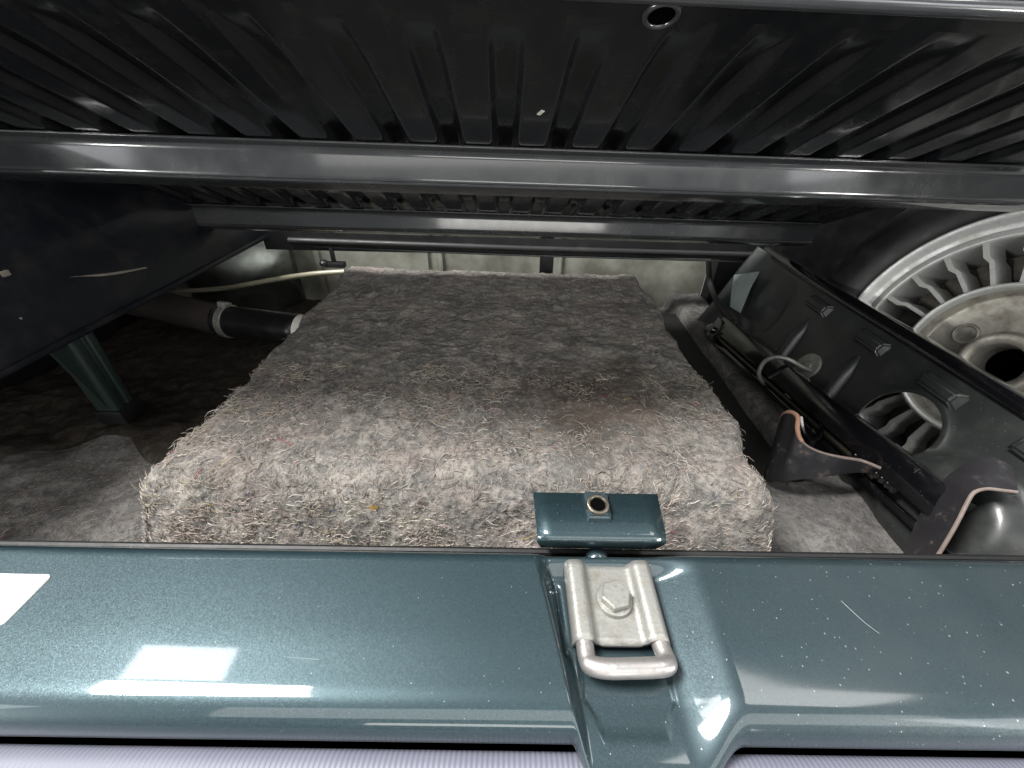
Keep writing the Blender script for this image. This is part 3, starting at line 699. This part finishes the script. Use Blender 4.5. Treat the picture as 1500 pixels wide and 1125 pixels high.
part('cable', tube(smooth_path([bkpix(1038, 385, 0.03)-b0, bkpix(1040, 415, 0.03)-b0, bkpix(1052, 445, 0.03)-b0, bkpix(1072, 470, 0.03)-b0], 6), 0.006, 10), M['rubber'], bh)

# spare wheel
wa, wb = radians(17.0), radians(16.5)
wn = Vector((-cos(wa)*cos(wb), -cos(wa)*sin(wb), sin(wa))).normalized()
wx = Vector((0, 0, 1)).cross(wn).normalized(); wy = wn.cross(wx)
wh = thing('spare_wheel', 'silver alloy spare wheel with many narrow vanes leaning behind the bulkhead', 'wheel')
wh.matrix_world = frame((0.592, 0.450, -0.258), wx, wy, wn)
ty = rounded([(0.186, -0.012), (0.196, -0.002), (0.214, 0.004), (0.245, 0.001), (0.268, -0.022), (0.276, -0.05), (0.276, -0.12), (0.262, -0.155), (0.215, -0.172), (0.186, -0.16)], 0.012, 4, True)
part('tyre', lathe([(p[0], p[1]) for p in ty], 96, True), M['rubber'], wh)
rim = part('rim', lathe([(p[0], p[1]) for p in rounded([(0.178, -0.160), (0.178, -0.03), (0.1885, -0.012), (0.1895, -0.001), (0.187, 0.0005), (0.1825, -0.002), (0.177, -0.010), (0.170, -0.013), (0.1685, -0.010), (0.161, -0.009), (0.159, -0.013), (0.159, -0.10)], 0.002, 3)], 128), M['alloy'], wh, 50)
part('disc', lathe([(p[0], p[1]) for p in rounded([(0.108, -0.046), (0.102, -0.016), (0.100, -0.010), (0.0955, -0.009), (0.093, -0.014), (0.089, -0.030), (0.070, -0.032), (0.042, -0.030), (0.0385, -0.024), (0.0368, -0.006), (0.0345, -0.003), (0.0290, -0.004), (0.0250, -0.009), (0.0225, -0.07)], 0.0030, 4)], 112), M['alloy_in'], wh, 50)
part('backing', lathe([(0.1605, -0.095), (0.150, -0.066), (0.108, -0.055)], 96), M['grime'], wh)
part('hub_ring', lathe([(p[0], p[1]) for p in rounded([(0.0995, -0.016), (0.1005, -0.006), (0.0975, -0.003), (0.094, -0.006), (0.0925, -0.018)], 0.0015, 3)], 112), M['alloy'], wh, 50)
part('bore', lathe([(0.0001, -0.050), (0.0235, -0.050)], 32), M['hole'], wh)
def vane_mesh():
    # stepped casting: straight from hub, jog sideways near the rim
    c = [(0.099, 0.0), (0.132, 0.0), (0.141, 0.0045), (0.162, 0.0045)]
    V, Fc = [], []
    for i, (r, s) in enumerate(c):
        w = 0.0024 if i < 2 else 0.0031
        for dz in (-0.011, -0.050):
            for sg in (-1, 1): V.append(Vector((r, s+sg*(w + (0.002 if dz < -0.02 else 0)), dz)))
    for i in range(3):
        a = i*4; b = a+4
        Fc += [(a, a+1, b+1, b), (a, b, b+2, a+2), (a+1, a+3, b+3, b+1), (a+2, b+2, b+3, a+3)]
    Fc += [(0, 2, 3, 1), (12, 13, 15, 14)]
    return mesh('vane', V, Fc, True, 25)
vm = vane_mesh(); vm.materials.append(M['alloy'])
pm_ = mesh('pocket', *box(0.112, 0.148, -0.0095, 0.0095, -0.080, -0.056, 0.004)); pm_.materials.append(M['grime'])
for k in range(26):
    o = link('vane', vm, None, wh); o.rotation_euler = (0, 0, 2*pi*k/26+0.05)
    o = link('pocket', pm_, None, wh); o.rotation_euler = (0, 0, 2*pi*(k+0.5)/26+0.07)
seat = mesh('bolt_seat', *lathe([(p[0], p[1]) for p in rounded([(0.0145, -0.036), (0.0140, -0.028), (0.0115, -0.0275), (0.0085, -0.034), (0.0001, -0.036)], 0.001, 3)], 24)); seat.materials.append(M['alloy_in'])
bhole = mesh('bolt_hole', *lathe([(0.0001, 0.0), (0.0062, 0.0)], 20)); bhole.materials.append(M['hole'])
for k in range(4):
    a = 2*pi*k/4 + radians(163)
    o = link('bolt_seat', seat, None, wh); o.location = (0.0575*cos(a), 0.0575*sin(a), 0)
    h2 = link('bolt_hole', bhole, None, o); h2.location = (0, 0, -0.0335)
# cast lug between hub and ring
part('cast_tab', xf(box(-0.008, 0.008, -0.026, 0.026, -0.034, -0.020, 0.004), Matrix.Rotation(radians(62), 4, 'Z') @ Matrix.Translation((0.072, 0, 0))), M['alloy_in'], wh)

# jack held against the bulkhead
jk = thing('screw_jack', 'black screw jack with threaded spindle clamped along the bulkhead', 'jack')
A = bkpix(1057, 490, 0.028); B = bkpix(1366, 754, 0.028)
ax = (B-A).normalized(); side = bn.cross(ax).normalized()
if side.z > 0: side = -side
JM = frame(A, ax, side, ax.cross(side)); Lj = (B-A).length
if (ax.cross(side)).dot(bn) < 0: JM = frame(A, ax, -side, -ax.cross(side)*1.0)
JM = frame(A, ax, side, bn - ax*bn.dot(ax))
part('outer_tube', xf(box(-0.01, Lj+0.012, -0.032, 0.002, -0.016, 0.016, 0.004), JM), M['jack'], jk, 50)
part('rail', xf(box(0.0, Lj+0.05, 0.015, 0.023, -0.018, 0.006, 0.0015), JM), M['jack'], jk, 50)
npt = 300; path = [(Lj*0.86*i/npt+0.005, 0.0085, 0.005) for i in range(npt+1)]
part('spindle', xf(tube(path, [0.0046+0.0007*(i % 2) for i in range(npt+1)], 8), JM), M['thread'], jk, 80)
part('end_head', xf(join(box(-0.022, 0.016, -0.026, 0.020, -0.018, 0.018, 0.006)), JM), M['jack'], jk, 50)
part('end_knob', xf(lathe([(p[0], p[1]) for p in rounded([(0.0001, 0.030), (0.010, 0.029), (0.0125, 0.022), (0.0165, 0.018), (0.0175, 0.006), (0.0165, -0.004), (0.0001, -0.006)], 0.002, 4)], 28), frame(A-ax*0.018+side*0.006, side, ax.cross(side), -ax)), M['jack'], jk, 50)
part('pivot_bolt', xf(lathe([(0.0001, 0.008), (0.005, 0.0075), (0.0075, 0.004), (0.0075, -0.004)], 18), frame(A+bn*0.018-ax*0.004, ax, side, bn)), M['jack'], jk)
part('weld', tube([JM @ Vector((Lj*0.80+i*0.004, 0.004, 0.010+0.0015*(i % 2))) for i in range(16)], [0.0036+0.0012*(i % 2) for i in range(16)], 8), M['jack'], jk)
part('sleeve_band', xf(box(Lj*0.50, Lj*0.525, -0.026, 0.004, -0.0145, 0.0145, 0.003), JM), M['zinc'], jk)

# hooked lifting plate of the jack
Tp = [(1141, 628), (1146, 611), (1153, 604), (1163, 605), (1169, 613), (1168, 628), (1172, 643), (1184, 655), (1205, 664), (1232, 670), (1262, 675), (1290, 686)]
Bp = [(1119, 700), (1122, 704), (1127, 706), (1133, 706), (1139, 706), (1147, 706), (1156, 704), (1170, 702), (1190, 699), (1218, 696), (1254, 691), (1288, 692)]
ho = [0.045, 0.047, 0.049, 0.048, 0.043, 0.036, 0.030, 0.027, 0.026, 0.024, 0.022, 0.019]
Bq, Tq = [], []
for k, (a_, b_) in enumerate(zip(Tp, Bp)):
    w = (k/(len(Tp)-1))**1.2; q = at_z(*b_, -0.402+0.055*w); Bq.append(q); Tq.append(at_y(*a_, q.y+0.045*(1-w)-0.004*w))
T3 = smooth_path(Tq, 4); B3 = smooth_path(Bq, 4)
hp = part('lifting_hook', ribbon(T3, B3, 0.0034), M['rustblack'], jk, 50)
part('rusty_edge', tube(T3[:26], 0.0026, 8), M['rust'], hp); part('rust_patch', ribbon([T3[i]+Vector((-0.0004, -0.0024, 0)) for i in range(3, 15)], [T3[i].lerp(B3[i], 0.45-0.028*abs(i-8)+0.04*sin(i*2.1))+Vector((-0.0004, -0.0024, 0)) for i in range(3, 15)], 0.0008), M['rustblotch'], hp); part('worn_edge', tube(T3[25:], 0.0019, 8), M['worn'], hp)
c0 = [bkpix(*p, h) for p, h in (((1174, 610), 0.060), ((1178, 632), 0.058), ((1190, 645), 0.052), ((1203, 638), 0.044), ((1203, 614), 0.036), ((1192, 600), 0.032))]
part('hook_cup', ribbon(smooth_path(c0, 4), [p + bd_*0.022 - bn*0.010 for p in smooth_path(c0, 4)], 0.003), M['jack'], hp)
# flared foot plate
Ep = [(1491, 721), (1466, 718), (1444, 716), (1426, 722), (1415, 740), (1404, 762), (1390, 787), (1371, 818), (1350, 850)]
Gp = [(1482, 684), (1455, 672), (1428, 674), (1400, 690), (1376, 713), (1356, 742), (1340, 775), (1324, 815), (1315, 850)]
eh = [0.030, 0.036, 0.044, 0.052, 0.054, 0.054, 0.053, 0.050, 0.048]
E3 = smooth_path([bkpix(*p, h) for p, h in zip(Ep, eh)], 4); G3 = smooth_path([bkpix(*p, h-0.016) for p, h in zip(Gp, eh)], 4)
ft = part('foot_plate', ribbon(E3, G3, 0.003), M['rustblack'], jk, 50)
part('worn_edge', tube(E3, 0.0017, 8), M['worn'], ft)

# J hook with washer that clamps the jack
jh = thing('hook_bolt', 'thin galvanised hook bolt with round washer clamping the jack', 'hook')
W0 = bkpix(1183, 536, 0.004)
part('washer', xf(lathe([(p[0], p[1]) for p in rounded([(0.0001, 0.0045), (0.006, 0.004), (0.010, 0.0015), (0.021, 0.0015), (0.0215, -0.002)], 0.001, 3)], 36), frame(W0, Vector((0, 1, 0)), bd_, bn)), M['zinc'], jh)
hk = [bkpix(1188, 543, 0.006), bkpix(1176, 538, 0.022), bkpix(1156, 527, 0.045), bkpix(1138, 523, 0.056), bkpix(1121, 529, 0.060), bkpix(1112, 543, 0.056), bkpix(1113, 554, 0.046), bkpix(1121, 563, 0.030)]
part('rod', tube(smooth_path(hk, 6), 0.0034, 12), M['zinc'], jh)

# ------------------------------------------------------------------ painted sill with latch striker
SR = radians(0.95)
sill = thing('painted_sill', 'dark teal metallic painted sill with centre recess along the bottom', 'sill', (0, 0, 0)); sill.rotation_euler = (0, 0, SR)
prof = rounded([(0.142, -0.262), (0.142, -0.216), (0.1335, -0.2085), (0.1300, -0.1995), (0.1265, -0.1957), (0.085, -0.1951), (0.0615, -0.1955), (0.0540, -0.2008), (0.0525, -0.2095), (0.0555, -0.2160), (0.075, -0.2185)], 0.005, 6)
# resample the profile evenly
pl_ = np.array([tuple(p) for p in prof]); seg = np.r_[0, np.cumsum(np.linalg.norm(np.diff(pl_, axis=0), axis=1))]
nv = 190; sv = np.linspace(0, seg[-1], nv); PY = np.interp(sv, seg, pl_[:, 0]); PZ = np.interp(sv, seg, pl_[:, 1])
ker = np.ones(5)/5
PY[2:-2] = np.convolve(PY, ker, 'valid'); PZ[2:-2] = np.convolve(PZ, ker, 'valid')
nu = 520; xs = np.concatenate([np.linspace(-0.36, -0.01, 120), np.linspace(-0.009, 0.125, 280), np.linspace(0.126, 0.38, 120)])
Xg, Vg = np.meshgrid(xs, np.arange(nv), indexing='ij'); Yg = PY[Vg]; Zg = PZ[Vg].copy()
def sstep(a, b, t):
    u = np.clip((t-a)/(b-a), 0, 1); return u*u*(3-2*u)
def recess(X, Y):
    f = np.clip((0.1265-Y)/0.08, 0, 1.2)
    lft = sstep(0.013+0.015*f, 0.023+0.012*f, X); rgt = 1-sstep(0.072-0.002*f, 0.101-0.006*f, X)
    back = 0.22+0.78*sstep(0.130, 0.118, Y)
    d = 0.0108*lft*rgt*back
    # shallow stamped pocket under the striker
    ax_ = np.abs(X-0.052); yb = Y
    dd = np.maximum(np.maximum(ax_-0.019, 0.0605-yb), (ax_-0.019+0.0605-yb)*0.7071+0.0045)
    d += 0.0014*sstep(0.0016, -0.0010, dd)*sstep(0.105, 0.095, Y)
    # narrow slot in the left flank
    d += 0.0025*np.exp(-((X-0.0245-0.02*(0.12-Y)*2)/0.0016)**2)*sstep(0.117, 0.114, Y)*sstep(0.080, 0.083, Y)
    return d
D = recess(Xg, Yg)
front = sstep(0.066, 0.050, Yg)
Zs = Zg - D*(1-0.45*front) ; Ys = Yg - D*1.5*front
Zs = Zs + 0.0005*fbm(Xg, Ys, 0, 12, 2, 3)
part_me = grid_mesh('sill_panel', np.stack([Xg, Ys, Zs], -1).reshape(-1, 3), len(xs), nv)
link('panel', part_me, M['teal'], sill)
part('inner_seam', tube([(-0.36, 0.1420, -0.2165), (0.0, 0.1420, -0.2165), (0.38, 0.1420, -0.2165)], 0.0022, 8), M['rubber'], sill)
part('lip_gap', box(-0.36, 0.38, 0.058, 0.11, -0.250, -0.2205), M['hole'], sill)
for pts_ in ([(1232, 880), (1250, 897), (1268, 913), (1288, 928)], [(415, 962), (440, 964), (468, 966)]):
    q = [Matrix.Rotation(-SR, 3, 'Z') @ (at_z(*p_, -0.1950)) for p_ in pts_]
    part('scratch', tube(smooth_path(q, 4), 0.00011, 5), M['scratch'], sill)
q = [Matrix.Rotation(-SR, 3, 'Z') @ at_z(*p_, -0.1947) for p_ in ((76, 842), (-60, 834), (-240, 985), (8, 916))]
q = [Vector((q[0].x, q[0].y)), Vector((q[1].x, q[0].y)), Vector((q[1].x, q[3].y)), Vector((q[0].x, q[3].y))]
q = rounded([tuple(p_) for p_ in q], 0.002, 4, True)
def sill_top(x_, y_): return float(np.interp(y_, PY[::-1][60:150], PZ[::-1][60:150]))
zt = max(sill_top(0, q[0].y), sill_top(0, q[-1].y), -0.1951)
m = len(q); sk = part('white_patch', ([Vector((p_.x, p_.y, zt+0.0007)) for p_ in q]+[Vector((p_.x, p_.y, zt-0.0006)) for p_ in q], [tuple(range(m)), tuple(range(2*m-1, m-1, -1))]+[(i, (i+1) % m, m+(i+1) % m, m+i) for i in range(m)]), M['white_patch'], sill)  # flat white patch just above the sill surface
sk['label'] = 'plain white patch on the left end of the sill'
# striker
st = thing('latch_striker', 'zinc latch striker with hex bolt and wire loop in the sill recess', 'striker', (0, 0, 0)); st.rotation_euler = (0, 0, SR)
sx0 = 0.0520; zf = -0.2050
pr = rounded([(-0.0228, 0.0005), (-0.0224, 0.0050), (-0.0202, 0.0078), (-0.0138, 0.0078), (-0.0108, 0.0032), (0.0108, 0.0032), (0.0138, 0.0078), (0.0202, 0.0078), (0.0224, 0.0050), (0.0228, 0.0005)], 0.0024, 5)
V, Fc = [], []; m = len(pr); stp = np.linspace(0.1255, 0.0865, 14)
for i, y in enumerate(stp):
    s = 1.0-0.02*(i/13)
    for p in pr:
        cv = 0.0018*(1-min(abs(p[0])/0.010, 1)**2)*(1 if i in (0, 13) else 0)
        lift = 0.0
        yy = y + (cv if i == 0 else (-cv*0.9 if i == 13 else 0))
        V.append(Vector((sx0+p[0]*s, yy*1.0, zf+p[1])))
for i in range(13):
    for k in range(m-1): Fc.append((i*m+k, i*m+k+1, (i+1)*m+k+1, (i+1)*m+k))
sp_ = part('plate', (V, Fc), M['zinc'], st, 50); md = sp_.modifiers.new('thickness', 'SOLIDIFY'); md.thickness = 0.0018; md.offset = -1
lp = smooth_path([(sx0-0.0168, 0.110, zf+0.0034), (sx0-0.0168, 0.088, zf+0.0036), (sx0-0.0166, 0.0800, zf+0.0040), (sx0-0.0152, 0.0772, zf+0.0050), (sx0-0.0092, 0.0757, zf+0.0062), (sx0, 0.0755, zf+0.0072), (sx0+0.0108, 0.0759, zf+0.0074), (sx0+0.0168, 0.0772, zf+0.0062), (sx0+0.0182, 0.080, zf+0.0046), (sx0+0.0174, 0.088, zf+0.0036), (sx0+0.0168, 0.110, zf+0.0034)], 6)
part('loop', tube(lp, 0.0040, 18), M['steel'], st)
bz = zf+0.0036; bc = (sx0+0.0005, 0.1065)
def hexprism(r, z0, z1):
    prof = []
    V, Fc = [], []
    rings = [(r, z0), (r, z1-0.0009), (r*0.90, z1)]
    for rr, z in rings:
        for k in range(6): a = pi*k/3+0.25; V.append(Vector((rr*cos(a), rr*sin(a), z)))
    for i in range(2):
        for k in range(6): Fc.append((i*6+k, i*6+(k+1) % 6, (i+1)*6+(k+1) % 6, (i+1)*6+k))
    Fc.append(tuple(range(12, 18))); return V, Fc
bolt = part('bolt', xf(hexprism(0.0073, 0.0008, 0.0064), Matrix.Translation((bc[0], bc[1], bz))), M['zinc'], st, 25)
part('washer', xf(lathe([(p[0], p[1]) for p in rounded([(0.0001, 0.0016), (0.0085, 0.0016), (0.0090, 0.0), (0.0090, -0.001)], 0.0004, 2)], 32), Matrix.Translation((bc[0], bc[1], bz))), M['zinc'], bolt)
for k in range(6):
    a = pi*k/3+0.5
    part('head_mark', xf(box(-0.0006, 0.0006, -0.0004, 0.0004, 0.0062, 0.0067), Matrix.Translation((bc[0]+0.0035*cos(a), bc[1]+0.0035*sin(a), bz))), M['zinc'], bolt)

# angle bracket with weld nut behind the sill
br = thing('angle_bracket', 'small teal angle bracket with weld nut just behind the striker', 'bracket', (0.0475, 0.147, -0.19)); br.rotation_euler = (0, 0, SR)
pr = rounded([(0.0145, 0.0035), (-0.0105, -0.0005), (-0.0132, -0.003), (-0.0090, -0.016), (-0.004, -0.019)], 0.0025, 5)
outl = rounded(pr, 0.0, 1)
V, Fc = [], []; m = len(pr); xsb = [(-0.0365, -0.0345, -0.0345, -0.0315), (0.0350, 0.0345, 0.0345, 0.0315)]
for i in range(9):
    t_ = i/8
    for k, p in enumerate(pr):
        w0 = np.interp(p[0], [-0.0132, 0.0145], [0.0345, 0.0362]); w0 = w0 if p[1] > -0.006 else np.interp(p[1], [-0.019, -0.006], [0.0305, 0.0345])
        V.append(Vector((-w0+2*w0*t_, p[0], p[1])))
for i in range(8):
    for k in range(m-1): Fc.append((i*m+k, i*m+k+1, (i+1)*m+k+1, (i+1)*m+k))
bp = part('plate', (V, Fc), M['teal'], br, 50); md = bp.modifiers.new('thickness', 'SOLIDIFY'); md.thickness = 0.0018; md.offset = -1
nut = part('weld_nut', xf(frustum(0.0150, 0.0185, 0.0030, 0.0012, 0.0012), Matrix.Translation((-0.0005, 0.0055, 0.0025)) @ Matrix.Rotation(radians(9), 4, 'X')), M['teal'], br)
part('nut_ring', xf(lathe([(p[0], p[1]) for p in rounded([(0.0066, 0.003), (0.0062, 0.0050), (0.0046, 0.0052), (0.0040, 0.004), (0.0040, 0.001)], 0.0006, 2)], 28), Matrix.Translation((-0.0005, 0.0050, 0.0020)) @ Matrix.Rotation(radians(9), 4, 'X')), M['thread'], nut)
part('nut_bore', xf(lathe([(0.0001, 0.0036), (0.0043, 0.0036)], 20), Matrix.Translation((-0.0005, 0.0050, 0.0020)) @ Matrix.Rotation(radians(9), 4, 'X')), M['hole'], nut)
part('rivet', xf(lathe([(0.0001, 0.004), (0.003, 0.0035), (0.0055, 0.0015), (0.0065, -0.003)], 20), Matrix.Translation((-0.001, -0.0135, -0.0165))), M['teal'], br)

# bumper top in front of the sill
bu = thing('bumper', 'pale grey ribbed bumper top at the very bottom edge', 'bumper', (0, 0, 0)); bu.rotation_euler = (0, 0, SR)
pr = rounded([(0.0535, -0.30), (0.0535, -0.236), (0.0525, -0.2145), (0.0475, -0.2118), (-0.03, -0.2185), (-0.06, -0.25), (-0.06, -0.30)], 0.004, 5)
part('cover', extrude_x(pr, -0.40, 0.42), M['bumper'], bu)
